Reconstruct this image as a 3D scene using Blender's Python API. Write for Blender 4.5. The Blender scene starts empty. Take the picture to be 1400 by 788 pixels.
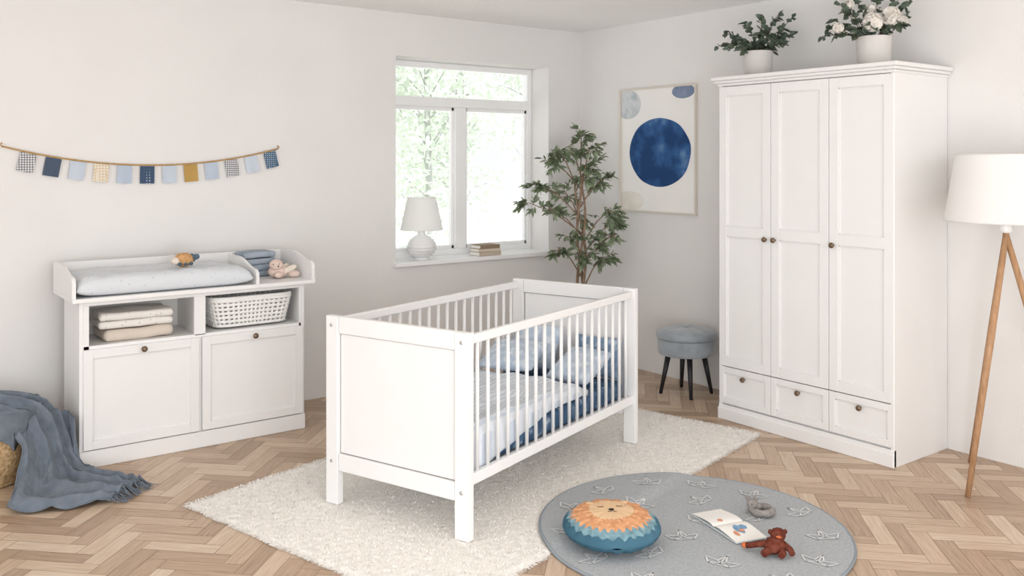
import bpy, bmesh, math, random
from mathutils import Vector, Matrix, noise
random.seed(7)
R=random.random
def U(a,b): return a+(b-a)*random.random()
scene=bpy.context.scene
# ---------------------------------------------------------------- materials
def lin(c):
    o=[]
    for v in c[:3]:
        v=v/255.0
        o.append(v/12.92 if v<=0.04045 else ((v+0.055)/1.055)**2.4)
    return (o[0],o[1],o[2],1)
def base_mat(name,rough=0.5,spec=0.4):
    m=bpy.data.materials.new(name); m.use_nodes=True
    nt=m.node_tree; b=nt.nodes['Principled BSDF']
    b.inputs['Roughness'].default_value=rough
    b.inputs['Specular IOR Level'].default_value=spec
    return m,nt,b
def coords(nt,kind='Object',scale=(1,1,1),rot=(0,0,0)):
    tc=nt.nodes.new('ShaderNodeTexCoord'); mp=nt.nodes.new('ShaderNodeMapping')
    mp.inputs['Scale'].default_value=scale; mp.inputs['Rotation'].default_value=rot
    nt.links.new(tc.outputs[kind],mp.inputs['Vector']); return mp.outputs['Vector']
def ramp(nt,fac,stops,interp='LINEAR'):
    r=nt.nodes.new('ShaderNodeValToRGB'); r.color_ramp.interpolation=interp
    el=r.color_ramp.elements
    while len(el)<len(stops): el.new(0.5)
    for e,(p,c) in zip(el,stops):
        e.position=p; e.color=lin(c)
    nt.links.new(fac,r.inputs['Fac']); return r.outputs['Color']
def add_bump(nt,b,vec,scale,strength,dist=0.01,detail=4):
    n=nt.nodes.new('ShaderNodeTexNoise'); n.inputs['Scale'].default_value=scale; n.inputs['Detail'].default_value=detail
    nt.links.new(vec,n.inputs['Vector'])
    bp=nt.nodes.new('ShaderNodeBump'); bp.inputs['Strength'].default_value=strength; bp.inputs['Distance'].default_value=dist
    nt.links.new(n.outputs['Fac'],bp.inputs['Height']); nt.links.new(bp.outputs['Normal'],b.inputs['Normal'])
def M(name,col,rough=0.5,spec=0.4,var=6,vscale=3,bump=0.0,bscale=60,bdist=0.005,sheen=0,metal=0,sc=(1,1,1),translucent=0):
    m,nt,b=base_mat(name,rough,spec)
    v=coords(nt,scale=sc)
    n=nt.nodes.new('ShaderNodeTexNoise'); n.inputs['Scale'].default_value=vscale; n.inputs['Detail'].default_value=5
    nt.links.new(v,n.inputs['Vector'])
    lo=tuple(max(0,c-var) for c in col); hi=tuple(min(255,c+var) for c in col)
    rc_=ramp(nt,n.outputs['Fac'],[(0.3,lo),(0.7,hi)])
    nt.links.new(rc_,b.inputs['Base Color'])
    if bump>0: add_bump(nt,b,v,bscale,bump,bdist)
    if sheen: b.inputs['Sheen Weight'].default_value=sheen
    b.inputs['Metallic'].default_value=metal
    if translucent:
        tr=nt.nodes.new('ShaderNodeBsdfTranslucent'); nt.links.new(rc_,tr.inputs['Color'])
        mx=nt.nodes.new('ShaderNodeMixShader'); mx.inputs[0].default_value=translucent
        nt.links.new(b.outputs[0],mx.inputs[1]); nt.links.new(tr.outputs[0],mx.inputs[2])
        nt.links.new(mx.outputs[0],nt.nodes['Material Output'].inputs['Surface'])
    return m
def dots(name,bg,fg,scale=60,size=0.25,rand=0.0,rough=0.8,flip=(0,0,0),bump=0.2):
    m,nt,b=base_mat(name,rough,0.2)
    v=coords(nt,rot=flip)
    t=nt.nodes.new('ShaderNodeTexVoronoi'); t.inputs['Scale'].default_value=scale; t.inputs['Randomness'].default_value=rand
    nt.links.new(v,t.inputs['Vector'])
    nt.links.new(ramp(nt,t.outputs['Distance'],[(0,fg),(size,fg),(size+0.04,bg)]),b.inputs['Base Color'])
    if bump: add_bump(nt,b,v,40,bump,0.01)
    return m
def blots(name,cols,scale=14,rough=0.85,bump=0.3,pos=None,detail=3):
    m,nt,b=base_mat(name,rough,0.2)
    v=coords(nt)
    n=nt.nodes.new('ShaderNodeTexNoise'); n.inputs['Scale'].default_value=scale; n.inputs['Detail'].default_value=detail
    nt.links.new(v,n.inputs['Vector'])
    k=len(cols); pos=pos or [0.35+0.3*i/(k-1) for i in range(k)]
    nt.links.new(ramp(nt,n.outputs['Fac'],list(zip(pos,cols))),b.inputs['Base Color'])
    if bump: add_bump(nt,b,v,18,bump,0.02)
    return m
def checks(name,a,c,scale=50,rot=(0,0.785,0)):
    m,nt,b=base_mat(name,0.85,0.2)
    v=coords(nt,rot=rot)
    t=nt.nodes.new('ShaderNodeTexChecker'); t.inputs['Scale'].default_value=scale
    t.inputs['Color1'].default_value=lin(a); t.inputs['Color2'].default_value=lin(c)
    nt.links.new(v,t.inputs['Vector']); nt.links.new(t.outputs['Color'],b.inputs['Base Color'])
    return m
def stripes(name,a,c,scale=20,axis='Y',width=0.8,rough=0.85,bump=0.3):
    m,nt,b=base_mat(name,rough,0.2)
    v=coords(nt)
    t=nt.nodes.new('ShaderNodeTexWave'); t.wave_type='BANDS'; t.bands_direction=axis
    t.inputs['Scale'].default_value=scale; t.inputs['Distortion'].default_value=0.3
    nt.links.new(v,t.inputs['Vector'])
    nt.links.new(ramp(nt,t.outputs['Fac'],[(0,a),(width,a),(min(1,width+0.12),c)]),b.inputs['Base Color'])
    add_bump(nt,b,v,14,bump,0.03)
    return m

m_wall=M('plaster_paint',(232,230,228),0.9,0.15,var=2,vscale=2,bump=0.25,bscale=35,bdist=0.004)
m_ceil=M('ceiling_paint',(249,248,247),0.95,0.1,var=1)
m_white=M('white_lacquer',(237,236,235),0.42,0.35,var=1,vscale=4,bump=0.03,bscale=90,bdist=0.001)
m_inside=M('white_interior_board',(228,224,220),0.5,0.3,var=2)
m_gap=M('painted_gap_shade',(120,112,106),0.9,0.1,var=3)  # dark colour standing in for shade inside narrow gaps
m_bronze=M('bronze_metal',(122,104,86),0.35,0.5,var=14,vscale=80,metal=0.7)
m_screw=M('screw_metal',(200,198,195),0.4,0.5,var=4,metal=0.5)
m_frame=M('window_lacquer',(246,246,246),0.4,0.4,var=1)
m_oak=M('lamp_oak',(180,140,104),0.45,0.35,var=14,vscale=6,sc=(14,14,1.2))
m_black=M('black_wood',(38,38,42),0.4,0.4,var=5)
m_bark=M('ficus_bark',(146,122,102),0.85,0.2,var=22,vscale=30,bump=0.5,bscale=60)
m_pot=M('ceramic_pot',(216,212,208),0.6,0.3,var=5,bump=0.2,bscale=120,bdist=0.002)
m_soil=M('potting_soil',(70,55,44),0.95,0.1,var=18,vscale=60,bump=1,bscale=80)
m_leaf=M('ficus_leaf',(130,144,114),0.4,0.45,var=24,vscale=9)
m_leaf2=M('eucalyptus_leaf',(86,100,84),0.5,0.35,var=20,vscale=22)
m_stem=M('plant_stem',(98,90,66),0.7,0.2,var=12)
m_petal=M('peony_petal',(248,243,236),0.7,0.2,var=5,vscale=30,translucent=.2)
m_velvet=M('velvet',(154,162,169),0.75,0.2,var=12,vscale=14,sheen=0.6,bump=0.15,bscale=30)
m_shade=M('lamp_shade_fabric',(246,245,243),0.85,0.1,var=1,bump=0.15,bscale=400,bdist=0.001,translucent=.25)
m_shade_s=M('small_lamp_shade_fabric',(252,251,249),0.85,0.1,var=1,bump=0.15,bscale=400,bdist=0.001,translucent=.5)
m_ceramic=M('glazed_ceramic',(242,242,242),0.2,0.6,var=2)
m_throw=M('blue_throw_wool',(114,123,134),0.95,0.1,var=9,vscale=20,bump=0.6,bscale=160,bdist=0.004,sheen=0.1)
m_wicker=M('wicker',(188,158,118),0.8,0.2,var=34,vscale=60,bump=0.8,bscale=90)
m_string=M('hemp_rope',(186,150,100),0.8,0.2,var=14,vscale=60)
m_cream=M('cream_pile',(244,240,234),0.98,0.05,var=4,vscale=40,bump=0.5,bscale=200,bdist=0.006)
m_greyrug=M('grey_blue_rug',(174,178,181),0.98,0.05,var=10,vscale=90,bump=0.5,bscale=260,bdist=0.004)
m_greyrug_b=M('rug_binding',(146,154,161),0.95,0.05,var=6)
m_chalk=M('rug_white_yarn',(222,223,224),0.98,0.05,var=6,vscale=60)
m_pages=M('paper_pages',(240,238,233),0.8,0.2,var=4)

# ---------------------------------------------------------------- mesh helpers
def BM(): return bmesh.new()
def merge(dst,src,mat=None,mi=None,smooth=None):
    if mat is not None: src.transform(mat)
    for f in src.faces:
        if mi is not None: f.material_index=mi
        if smooth is not None: f.smooth=smooth
    me=bpy.data.meshes.new('tmp'); src.to_mesh(me); src.free()
    dst.from_mesh(me); bpy.data.meshes.remove(me)
def box(bm,x0,x1,y0,y1,z0,z1,b=0.002,mi=0,seg=1,mat=None,smooth=False):
    t=BM(); bmesh.ops.create_cube(t,size=1)
    bmesh.ops.scale(t,vec=(x1-x0,y1-y0,z1-z0),verts=t.verts)
    bmesh.ops.translate(t,vec=((x0+x1)/2,(y0+y1)/2,(z0+z1)/2),verts=t.verts)
    if b>0: bmesh.ops.bevel(t,geom=list(t.edges),offset=b,segments=seg,affect='EDGES',profile=0.5)
    merge(bm,t,mat,mi,smooth)
def grid(bm,f,nu,nv,mi=0,wu=False,wv=False,smooth=True,mat=None):
    vs=[]
    for i in range(nu if wu else nu+1):
        row=[]
        for j in range(nv if wv else nv+1):
            p=Vector(f(i/nu,j/nv))
            if mat is not None: p=mat@p
            row.append(bm.verts.new(p))
        vs.append(row)
    for i in range(nu):
        for j in range(nv):
            a=vs[i][j]; b=vs[(i+1)%len(vs)][j]; c=vs[(i+1)%len(vs)][(j+1)%len(vs[0])]; d=vs[i][(j+1)%len(vs[0])]
            fc=bm.faces.new((a,b,c,d)); fc.material_index=mi; fc.smooth=smooth
def lathe(bm,prof,c=(0,0,0),seg=32,mi=0,mat=None,smooth=True):
    rings=[]
    M4=mat if mat is not None else Matrix.Translation(c)
    for r,z in prof:
        if r<1e-5: rings.append([bm.verts.new(M4@Vector((0,0,z)))])
        else: rings.append([bm.verts.new(M4@Vector((r*math.cos(2*math.pi*k/seg),r*math.sin(2*math.pi*k/seg),z))) for k in range(seg)])
    for a,b in zip(rings[:-1],rings[1:]):
        for k in range(seg):
            k2=(k+1)%seg
            if len(a)==1 and len(b)==1: continue
            if len(a)==1: f=bm.faces.new((a[0],b[k2],b[k]))
            elif len(b)==1: f=bm.faces.new((a[k],a[k2],b[0]))
            else: f=bm.faces.new((a[k],a[k2],b[k2],b[k]))
            f.material_index=mi; f.smooth=smooth
def tube(bm,pts,r,seg=8,mi=0,smooth=True,closed=False):
    pts=[Vector(p) for p in pts]; n=len(pts)
    rs=r if isinstance(r,(list,tuple)) else [r]*n
    prev=None; rings=[]
    for i,p in enumerate(pts):
        if closed: t=pts[(i+1)%n]-pts[i-1]
        else: t=pts[min(i+1,n-1)]-pts[max(i-1,0)]
        t.normalize()
        if prev is None:
            a=Vector((0,0,1)) if abs(t.z)<0.9 else Vector((1,0,0))
            nrm=(a-t*a.dot(t)).normalized()
        else: nrm=(prev-t*prev.dot(t)).normalized()
        prev=nrm; bn=t.cross(nrm)
        rings.append([bm.verts.new(p+(nrm*math.cos(2*math.pi*k/seg)+bn*math.sin(2*math.pi*k/seg))*rs[i]) for k in range(seg)])
    m=n if closed else n-1
    for i in range(m):
        a=rings[i]; b=rings[(i+1)%n]
        for k in range(seg):
            f=bm.faces.new((a[k],a[(k+1)%seg],b[(k+1)%seg],b[k])); f.material_index=mi; f.smooth=smooth
    if not closed:
        f=bm.faces.new(rings[0][::-1]); f.material_index=mi
        f=bm.faces.new(rings[-1]); f.material_index=mi
def sphere(bm,c,rad,mi=0,seg=20,rot=None,amp=0,fr=6):
    if not isinstance(rad,(tuple,list)): rad=(rad,)*3
    t=BM(); bmesh.ops.create_uvsphere(t,u_segments=seg,v_segments=max(6,seg*2//3),radius=1)
    for v in t.verts:
        d=1+amp*noise.noise(v.co*fr+Vector(c)*5)
        v.co=Vector((v.co.x*rad[0]*d,v.co.y*rad[1]*d,v.co.z*rad[2]*d))
    m=Matrix.Translation(c)
    if rot is not None: m=m@rot
    merge(bm,t,m,mi,True)
def RZ(a): return Matrix.Rotation(math.radians(a),4,'Z')
def RX(a): return Matrix.Rotation(math.radians(a),4,'X')
def RY(a): return Matrix.Rotation(math.radians(a),4,'Y')
def T(*a): return Matrix.Translation(a)
def leaf(bm,p,d,n,L,W,mi=0,droop=0.15):
    d=Vector(d).normalized(); n=Vector(n); s=d.cross(n)
    if s.length<1e-3: s=d.cross(Vector((1,0,0.3)))
    s.normalize(); n=s.cross(d).normalized(); p=Vector(p)
    def q(t,w,h): return bm.verts.new(p+d*(L*t)+s*(W*w)+n*(h*W)-Vector((0,0,droop*L*t*t)))
    b=q(0,0,0); c1=q(.35,0,-.12); c2=q(.7,0,-.1); t=q(1,0,0)
    l1=q(.35,-.5,.1); l2=q(.7,-.36,.08); r1=q(.35,.5,.1); r2=q(.7,.36,.08)
    for f in ((b,c1,l1),(b,r1,c1),(c1,c2,l2,l1),(c1,r1,r2,c2),(c2,t,l2),(c2,r2,t)):
        fc=bm.faces.new(f); fc.material_index=mi; fc.smooth=True
def cushion_grid(bm,w,d,h,mat,mi=0,n=24,wr=0.06,seed=0,bottom=None,p=2.2):
    def prof(u,v):
        x=2*u-1; y=2*v-1
        e=(max(0,1-abs(x)**p)*max(0,1-abs(y)**p))**0.42
        pin=1-0.07*(1-abs(x)**2)*abs(y)**6; pin2=1-0.07*(1-abs(y)**2)*abs(x)**6
        return x*w/2*pin2,y*d/2*pin,e
    def top(u,v):
        x,y,e=prof(u,v); nz=noise.noise(Vector((x*9+seed,y*9,seed)))*wr*e+noise.noise(Vector((x*22,y*22+seed,seed)))*wr*0.35*e
        return (x,y,h*e+nz*h*1.6)
    def bot(u,v):
        x,y,e=prof(1-u,v); return (x,y,-(bottom if bottom is not None else h)*e)
    t=BM(); grid(t,top,n,n,mi); grid(t,bot,n,n,mi)
    bmesh.ops.remove_doubles(t,verts=t.verts,dist=0.0006)
    merge(bm,t,mat)
# ---------------------------------------------------------------- object helpers
MATS={}
def root(name,label,cat,loc,rotz=0,group=None,kind=None):
    e=bpy.data.objects.new(name,None); e.empty_display_size=0.1
    e.location=loc; e.rotation_euler=(0,0,math.radians(rotz))
    scene.collection.objects.link(e)
    e['label']=label; e['category']=cat
    if group: e['group']=group
    if kind: e['kind']=kind
    MATS[e.name]=Matrix.Translation(loc)@RZ(rotz)
    return e
def part(bm,name,parent,mats,label=None,world=False):
    if world:
        t=parent
        while t.parent: t=t.parent
        bm.transform(MATS[t.name].inverted())
    me=bpy.data.meshes.new(name); bm.to_mesh(me); bm.free()
    for m in (mats if isinstance(mats,(list,tuple)) else [mats]): me.materials.append(m)
    o=bpy.data.objects.new(name,me); scene.collection.objects.link(o); o.parent=parent
    if label: o['label']=label
    return o
def top(bm,name,mats,label,cat,group=None,kind=None,origin=None,rotz=0):
    if origin is None:
        xs=[v.co.x for v in bm.verts]; ys=[v.co.y for v in bm.verts]; zs=[v.co.z for v in bm.verts]
        origin=((min(xs)+max(xs))/2,(min(ys)+max(ys))/2,min(zs))
    m=Matrix.Translation(origin)@RZ(rotz)
    bm.transform(m.inverted())
    me=bpy.data.meshes.new(name); bm.to_mesh(me); bm.free()
    for mm in (mats if isinstance(mats,(list,tuple)) else [mats]): me.materials.append(mm)
    o=bpy.data.objects.new(name,me); scene.collection.objects.link(o); o.matrix_world=m
    if label: o['label']=label
    if cat: o['category']=cat
    if group: o['group']=group
    if kind: o['kind']=kind
    MATS[o.name]=m
    return o
def struct(bm,name,mats):
    return top(bm,name,mats,None,None,kind='structure',origin=(0,0,0))

# ================================================================= ROOM SHELL
CH=2.545
XL=-7.0; YB=-8.0
WX0,WX1,WZ0,WZ1=-1.667,-0.323,0.81,2.25
bm=BM()
box(bm,XL,WX0,0,0.30,0,CH,0); box(bm,WX1,0.30,0,0.30,0,CH,0)
box(bm,WX0,WX1,0,0.30,WZ1,CH,0); box(bm,WX0,WX1,0,0.30,0,WZ0,0)
struct(bm,'wall_back',m_wall)
bm=BM(); box(bm,0,0.3,YB,0,0,CH,0); struct(bm,'wall_right',m_wall)
bm=BM(); box(bm,XL,0.3,YB,0.3,CH,CH+0.1,0); struct(bm,'ceiling',m_ceil)
# floor: herringbone planks
m_floor,nt,b=base_mat('oak_herringbone',0.34,0.45)
uv=nt.nodes.new('ShaderNodeUVMap'); uv.uv_map='UVMap'
mp=nt.nodes.new('ShaderNodeMapping'); mp.inputs['Scale'].default_value=(3,38,1); nt.links.new(uv.outputs['UV'],mp.inputs['Vector'])
n1=nt.nodes.new('ShaderNodeTexNoise'); n1.inputs['Scale'].default_value=2.2; n1.inputs['Detail'].default_value=7; n1.inputs['Distortion'].default_value=0.7
nt.links.new(mp.outputs['Vector'],n1.inputs['Vector'])
at=nt.nodes.new('ShaderNodeAttribute'); at.attribute_name='tone'
ma=nt.nodes.new('ShaderNodeMath'); ma.operation='MULTIPLY_ADD'; ma.inputs[1].default_value=0.60; 
nt.links.new(at.outputs['Fac'],ma.inputs[0])
m2=nt.nodes.new('ShaderNodeMath'); m2.operation='MULTIPLY_ADD'; m2.inputs[1].default_value=0.75; m2.inputs[2].default_value=-0.17
nt.links.new(n1.outputs['Fac'],m2.inputs[0]); nt.links.new(m2.outputs[0],ma.inputs[2])
nt.links.new(ramp(nt,ma.outputs[0],[(0.0,(150,124,101)),(0.35,(181,154,129)),(0.65,(203,178,153)),(1.0,(222,204,184))]),b.inputs['Base Color'])
bp=nt.nodes.new('ShaderNodeBump'); bp.inputs['Strength'].default_value=0.12; bp.inputs['Distance'].default_value=0.003
nt.links.new(n1.outputs['Fac'],bp.inputs['Height']); nt.links.new(bp.outputs['Normal'],b.inputs['Normal'])
m_seam=M('floor_seam',(138,113,92),0.8,0.1,var=4)
bm=BM(); uvl=bm.loops.layers.uv.new('UVMap'); tl=bm.faces.layers.float.new('tone')
W=0.076; N=4; g=0.0009
c45=math.sqrt(.5)
FX0,FX1,FY0,FY1=XL,0.0,YB,0.0
def plank(x,y,lx,ly):
    cx=(x+lx/2)*W; cy=(y+ly/2)*W
    rx=(cx-cy)*c45-3.5; ry=(cx+cy)*c45-4.0
    if not(FX0-.3<rx<FX1+.3 and FY0-.3<ry<FY1+.3): return
    vs=[]
    for (ax,ay) in ((x*W+g,y*W+g),((x+lx)*W-g,y*W+g),((x+lx)*W-g,(y+ly)*W-g),(x*W+g,(y+ly)*W-g)):
        vs.append(bm.verts.new(((ax-ay)*c45-3.5,(ax+ay)*c45-4.0,0)))
    f=bm.faces.new(vs); f[tl]=R(); o=(R()*40,R()*40)
    L=N*W
    cs=[(0,0),(L,0),(L,W),(0,W)] if lx>ly else [(0,0),(0,W),(L,W),(L,0)]
    for l,c in zip(f.loops,cs): l[uvl].uv=(c[0]+o[0],c[1]+o[1])
for k in range(-80,81):
    for m in range(-24,25):
        plank(k+2*N*m,k,N,1)
        plank(k+2*N*m,k-2*N+1,1,N)
for co,no in (((0,0,0),(1,0,0)),((0,0,0),(0,1,0)),((XL,0,0),(-1,0,0)),((0,YB,0),(0,-1,0))):
    bmesh.ops.bisect_plane(bm,geom=list(bm.verts)+list(bm.edges)+list(bm.faces),plane_co=co,plane_no=no,clear_outer=True)
t=BM(); box(t,XL,0.0,YB,0.0,-0.1,-0.0012,0,mi=1); merge(bm,t)
struct(bm,'floor',[m_floor,m_seam])
# window frame
bm=BM()
fy0,fy1=0.21,0.27
z0=0.835
box(bm,WX0,WX0+.045,fy0,fy1,z0,WZ1,.004); box(bm,WX1-.045,WX1,fy0,fy1,z0,WZ1,.004)
box(bm,WX0+.045,WX1-.045,fy0,fy1,WZ1-.045,WZ1,.004); box(bm,WX0+.045,WX1-.045,fy0,fy1,z0,z0+.045,.004)
box(bm,WX0+.045,WX1-.045,fy0-.012,fy1,1.925,1.995,.004)
box(bm,-1.05,-0.95,fy0-.01,fy1,z0+.045,1.925,.004)
for (a,c) in ((WX0+.045,-1.05),(-.95,WX1-.045)):
    box(bm,a,a+.02,fy0+.012,fy1-.01,z0+.045,1.925,.002); box(bm,c-.02,c,fy0+.012,fy1-.01,z0+.045,1.925,.002)
    box(bm,a,c,fy0+.012,fy1-.01,z0+.045,z0+.07,.002); box(bm,a,c,fy0+.012,fy1-.01,1.90,1.925,.002)
win=struct(bm,'window_1',m_frame)
mg=bpy.data.materials.new('window_glass'); mg.use_nodes=True; nt=mg.node_tree; nt.nodes.remove(nt.nodes['Principled BSDF'])
tr=nt.nodes.new('ShaderNodeBsdfTransparent'); gl=nt.nodes.new('ShaderNodeBsdfGlossy'); gl.inputs['Roughness'].default_value=0.02
mx=nt.nodes.new('ShaderNodeMixShader'); mx.inputs[0].default_value=0.04
nt.links.new(tr.outputs[0],mx.inputs[1]); nt.links.new(gl.outputs[0],mx.inputs[2]); nt.links.new(mx.outputs[0],nt.nodes['Material Output'].inputs['Surface'])
bm=BM()
for x0,x1,za,zb in ((WX0+.045,-1.05,z0+.045,1.925),(-.95,WX1-.045,z0+.045,1.925),(WX0+.045,WX1-.045,1.995,WZ1-.045)):
    f=bm.faces.new([bm.verts.new((x,.245,z)) for x,z in ((x0,za),(x1,za),(x1,zb),(x0,zb))])
part(bm,'window_pane',win,mg)
bm=BM(); box(bm,WX0-.0,WX1+.0,-.0,.21,WZ0,.835,0); box(bm,WX0-.02,WX1+.02,-.045,.0,WZ0-.005,.835,.004)
struct(bm,'trim_1',m_frame)

# ================================================================= OUTSIDE
m_grass=M('overexposed_grass',(240,243,238),0.95,0.1,var=8,vscale=2)  # outdoor colours whitened so overexposure is painted into grass, bark and leaves
m_trunk_out=M('overexposed_bark',(190,192,188),0.9,0.1,var=8,vscale=8)
m_leaf_out=M('overexposed_leaf',(222,230,217),0.8,0.1,var=8,vscale=2,translucent=.4)
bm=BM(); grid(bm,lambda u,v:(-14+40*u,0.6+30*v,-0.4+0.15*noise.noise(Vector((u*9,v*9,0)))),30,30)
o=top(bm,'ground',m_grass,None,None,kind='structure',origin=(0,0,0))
def outtree(x,y,r,h,lean,nl):
    rt=root('tree','slender tree outside the window, coloured pale as if overexposed','tree',(x,y,-.42),group='trees outside the window')
    bm=BM(); P=[(lean*t*t,0.1*math.sin(3*t),h*t) for t in [i/8 for i in range(9)]]
    tube(bm,P,[r*(1-.6*i/8) for i in range(9)],8)
    tips=[]
    for i in range(26):
        t=U(.15,.95); b0=Vector((lean*t*t,0.1*math.sin(3*t),h*t)); a=U(0,6.28); L=U(.6,1.1)
        e=b0+Vector((math.cos(a)*L,math.sin(a)*L*.8,U(.2,.9))); mid=(b0+e)/2+Vector((0,0,.12))
        tube(bm,[b0,mid,e],[r*.2,r*.13,r*.05],5); tips+= [mid,e,(mid+e)/2]
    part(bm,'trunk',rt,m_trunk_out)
    bm=BM()
    for i in range(nl):
        c=random.choice(tips)+Vector((max(-.5,min(.5,random.gauss(0,.27))),max(-.5,min(.5,random.gauss(0,.27))),random.gauss(0,.3)))
        leaf(bm,c,(U(-1,1),U(-1,1),U(-1,.5)),(U(-1,1),U(-1,1),1),U(.08,.13),U(.045,.07))
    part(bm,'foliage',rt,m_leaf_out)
for a in ((1.25,4.2,.055,5,-.1,3000),(2.35,7.6,.10,6.2,.1,4600),(4.1,5.6,.06,5.5,-.1,3600),(5.0,9.2,.12,6.5,.1,4600),(3.6,11.6,.12,7,.1,4600)):
    outtree(*a)

# ================================================================= WARDROBE
KN=[(0,0),(.006,0),(.006,.010),(.013,.014),(.0155,.020),(.013,.027),(.006,.030),(0,.031)]
def knob_mesh(loc,axis):
    bm=BM()
    rot={'-x':RY(-90),'-y':RX(90)}[axis]
    lathe(bm,KN,seg=16,mat=T(*loc)@rot); return bm
wx=-.52; wy0=-2.96; wy1=-1.848; wz=1.975
wr=root('wardrobe','tall white three-door country-style wardrobe with three drawers and cornice','wardrobe',(-.26,(wy0+wy1)/2,0))
bm=BM()
box(bm,wx,0-.004,wy0,wy0+.02,0,wz,.002); box(bm,wx,-.004,wy1-.02,wy1,0,wz,.002)
box(bm,wx+.02,-.004,wy0+.02,wy1-.02,wz-.02,wz,.001); box(bm,-.012,-.004,wy0+.02,wy1-.02,0,wz-.02,0)
box(bm,wx+.02,-.012,wy0+.02,wy1-.02,.085,.10,0)
box(bm,wx+.022,wx+.03,wy0+.02,wy1-.02,.1,wz-.02,0,mi=1)  # dark sheet that paints shade into the joints between fronts
part(bm,'body',wr,[m_white,m_gap],world=True)
bm=BM(); box(bm,wx-.006,wx+.02,wy0,wy1,0.0,.088,.003); box(bm,wx-.012,wx+.0,wy0-.003,wy1+.003,.0,.07,.004)
part(bm,'plinth',wr,m_white,world=True)
bm=BM()
for i,(o_,za,zb) in enumerate(((.008,wz-.004,wz+.012),(.024,wz+.012,wz+.028),(.038,wz+.028,wz+.050))):
    box(bm,wx-o_,-.004,wy0-o_*.9,wy1+o_*.9,za,zb,.005,seg=2)
part(bm,'cornice',wr,m_white,world=True)
TOPZ=wz+.0505
def panel_front_x(bm,x,y0,y1,z0,z1,fr=.055,mids=(),th=.02):
    box(bm,x,x+th,y0,y0+fr,z0,z1,.002); box(bm,x,x+th,y1-fr,y1,z0,z1,.002)
    box(bm,x,x+th,y0+fr,y1-fr,z0,z0+fr,.002); box(bm,x,x+th,y0+fr,y1-fr,z1-fr,z1,.002)
    for m in mids: box(bm,x,x+th,y0+fr,y1-fr,m-fr*.55,m+fr*.55,.002)
    box(bm,x+.011,x+th,y0+fr-.002,y1-fr+.002,z0+fr-.002,z1-fr+.002,0)
    segs=[z0+fr]+sum([[m-fr*.55,m+fr*.55] for m in mids],[])+[z1-fr]
    for a,c in zip(segs[0::2],segs[1::2]):
        s=.006
        box(bm,x+.005,x+.012,y0+fr,y0+fr+s,a,c,.001); box(bm,x+.005,x+.012,y1-fr-s,y1-fr,a,c,.001)
        box(bm,x+.005,x+.012,y0+fr,y1-fr,a,a+s,.001); box(bm,x+.005,x+.012,y0+fr,y1-fr,c-s,c,.001)
dw=(wy1-wy0)/3; gp=.002
for i in range(3):
    ya=wy0+dw*i+gp; yb=wy0+dw*(i+1)-gp
    bm=BM(); panel_front_x(bm,wx-.002,ya,yb,.318,wz-.008,mids=(1.115,)); d=part(bm,'door',wr,m_white,world=True)
    ky= yb-.028 if i in(0,1) else ya+.028
    part(knob_mesh((wx-.002,ky,1.085),'-x'),'knob',d,m_bronze,'round bronze knob',world=True)
    bm=BM(); panel_front_x(bm,wx-.002,ya,yb,.098,.313,fr=.036); d=part(bm,'drawer',wr,m_white,world=True)
    part(knob_mesh((wx+.002,(ya+yb)/2,.262),'-x'),'knob',d,m_bronze,'round bronze knob',world=True)

# ================================================================= DRESSER
dx0,dx1,dy0,dy1=-3.766,-2.579,-.555,-.19
dr=root('changing_table','white changing table with tray top, open shelves and two doors','changing table',((dx0+dx1)/2,(dy0+dy1)/2,0))
xm=(dx0+dx1)/2
bm=BM()
box(bm,dx0,dx0+.02,dy0,dy1,0,.828,.002); box(bm,dx1-.02,dx1,dy0,dy1,0,.828,.002)
box(bm,xm-.012,xm+.012,dy0+.004,dy1,.06,.81,.001)
box(bm,dx0+.02,dx1-.02,dy0+.001,dy1,.806,.828,.001)
box(bm,dx0+.02,dx1-.02,dy0+.001,dy1,.588,.606,.001)
box(bm,dx0+.02,dx1-.02,dy0+.02,dy1,.07,.088,.001)
box(bm,dx0+.02,dx1-.02,dy1-.008,dy1,.088,.81,0,mi=1)
box(bm,dx0+.02,dx0+.045,dy0+.001,dy0+.02,.088,.806,0); box(bm,dx1-.032,dx1-.02,dy0+.001,dy0+.02,.088,.806,0)
box(bm,xm-.03,xm+.03,dy0+.001,dy0+.02,.60,.806,.001)
part(bm,'body',dr,[m_white,m_inside],world=True)
bm=BM(); box(bm,dx0-.002,dx1+.002,dy0-.012,dy0+.015,0,.086,.004); part(bm,'plinth',dr,m_white,world=True)
def panel_front_y(bm,y,x0,x1,z0,z1,fr=.045,th=.02):
    box(bm,x0,x0+fr,y,y+th,z0,z1,.002); box(bm,x1-fr,x1,y,y+th,z0,z1,.002)
    box(bm,x0+fr,x1-fr,y,y+th,z0,z0+fr,.002); box(bm,x0+fr,x1-fr,y,y+th,z1-fr,z1,.002)
    box(bm,x0+fr-.002,x1-fr+.002,y+.011,y+th,z0+fr-.002,z1-fr+.002,0)
    s=.005
    box(bm,x0+fr,x0+fr+s,y+.005,y+.012,z0+fr,z1-fr,.001); box(bm,x1-fr-s,x1-fr,y+.005,y+.012,z0+fr,z1-fr,.001)
    box(bm,x0+fr,x1-fr,y+.005,y+.012,z0+fr,z0+fr+s,.001); box(bm,x0+fr,x1-fr,y+.005,y+.012,z1-fr-s,z1-fr,.001)
for a,c in ((dx0+.016,xm-.008),(xm+.008,dx1-.014)):
    bm=BM(); panel_front_y(bm,dy0-.018,a,c,.092,.590); d=part(bm,'door',dr,m_white,world=True)
    part(knob_mesh(((a+c)/2,dy0-.018,.567),'-y'),'knob',d,m_bronze,'round bronze knob',world=True)
tx0,tx1,ty0,ty1=-3.805,-2.530,-.60,-.12
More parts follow.
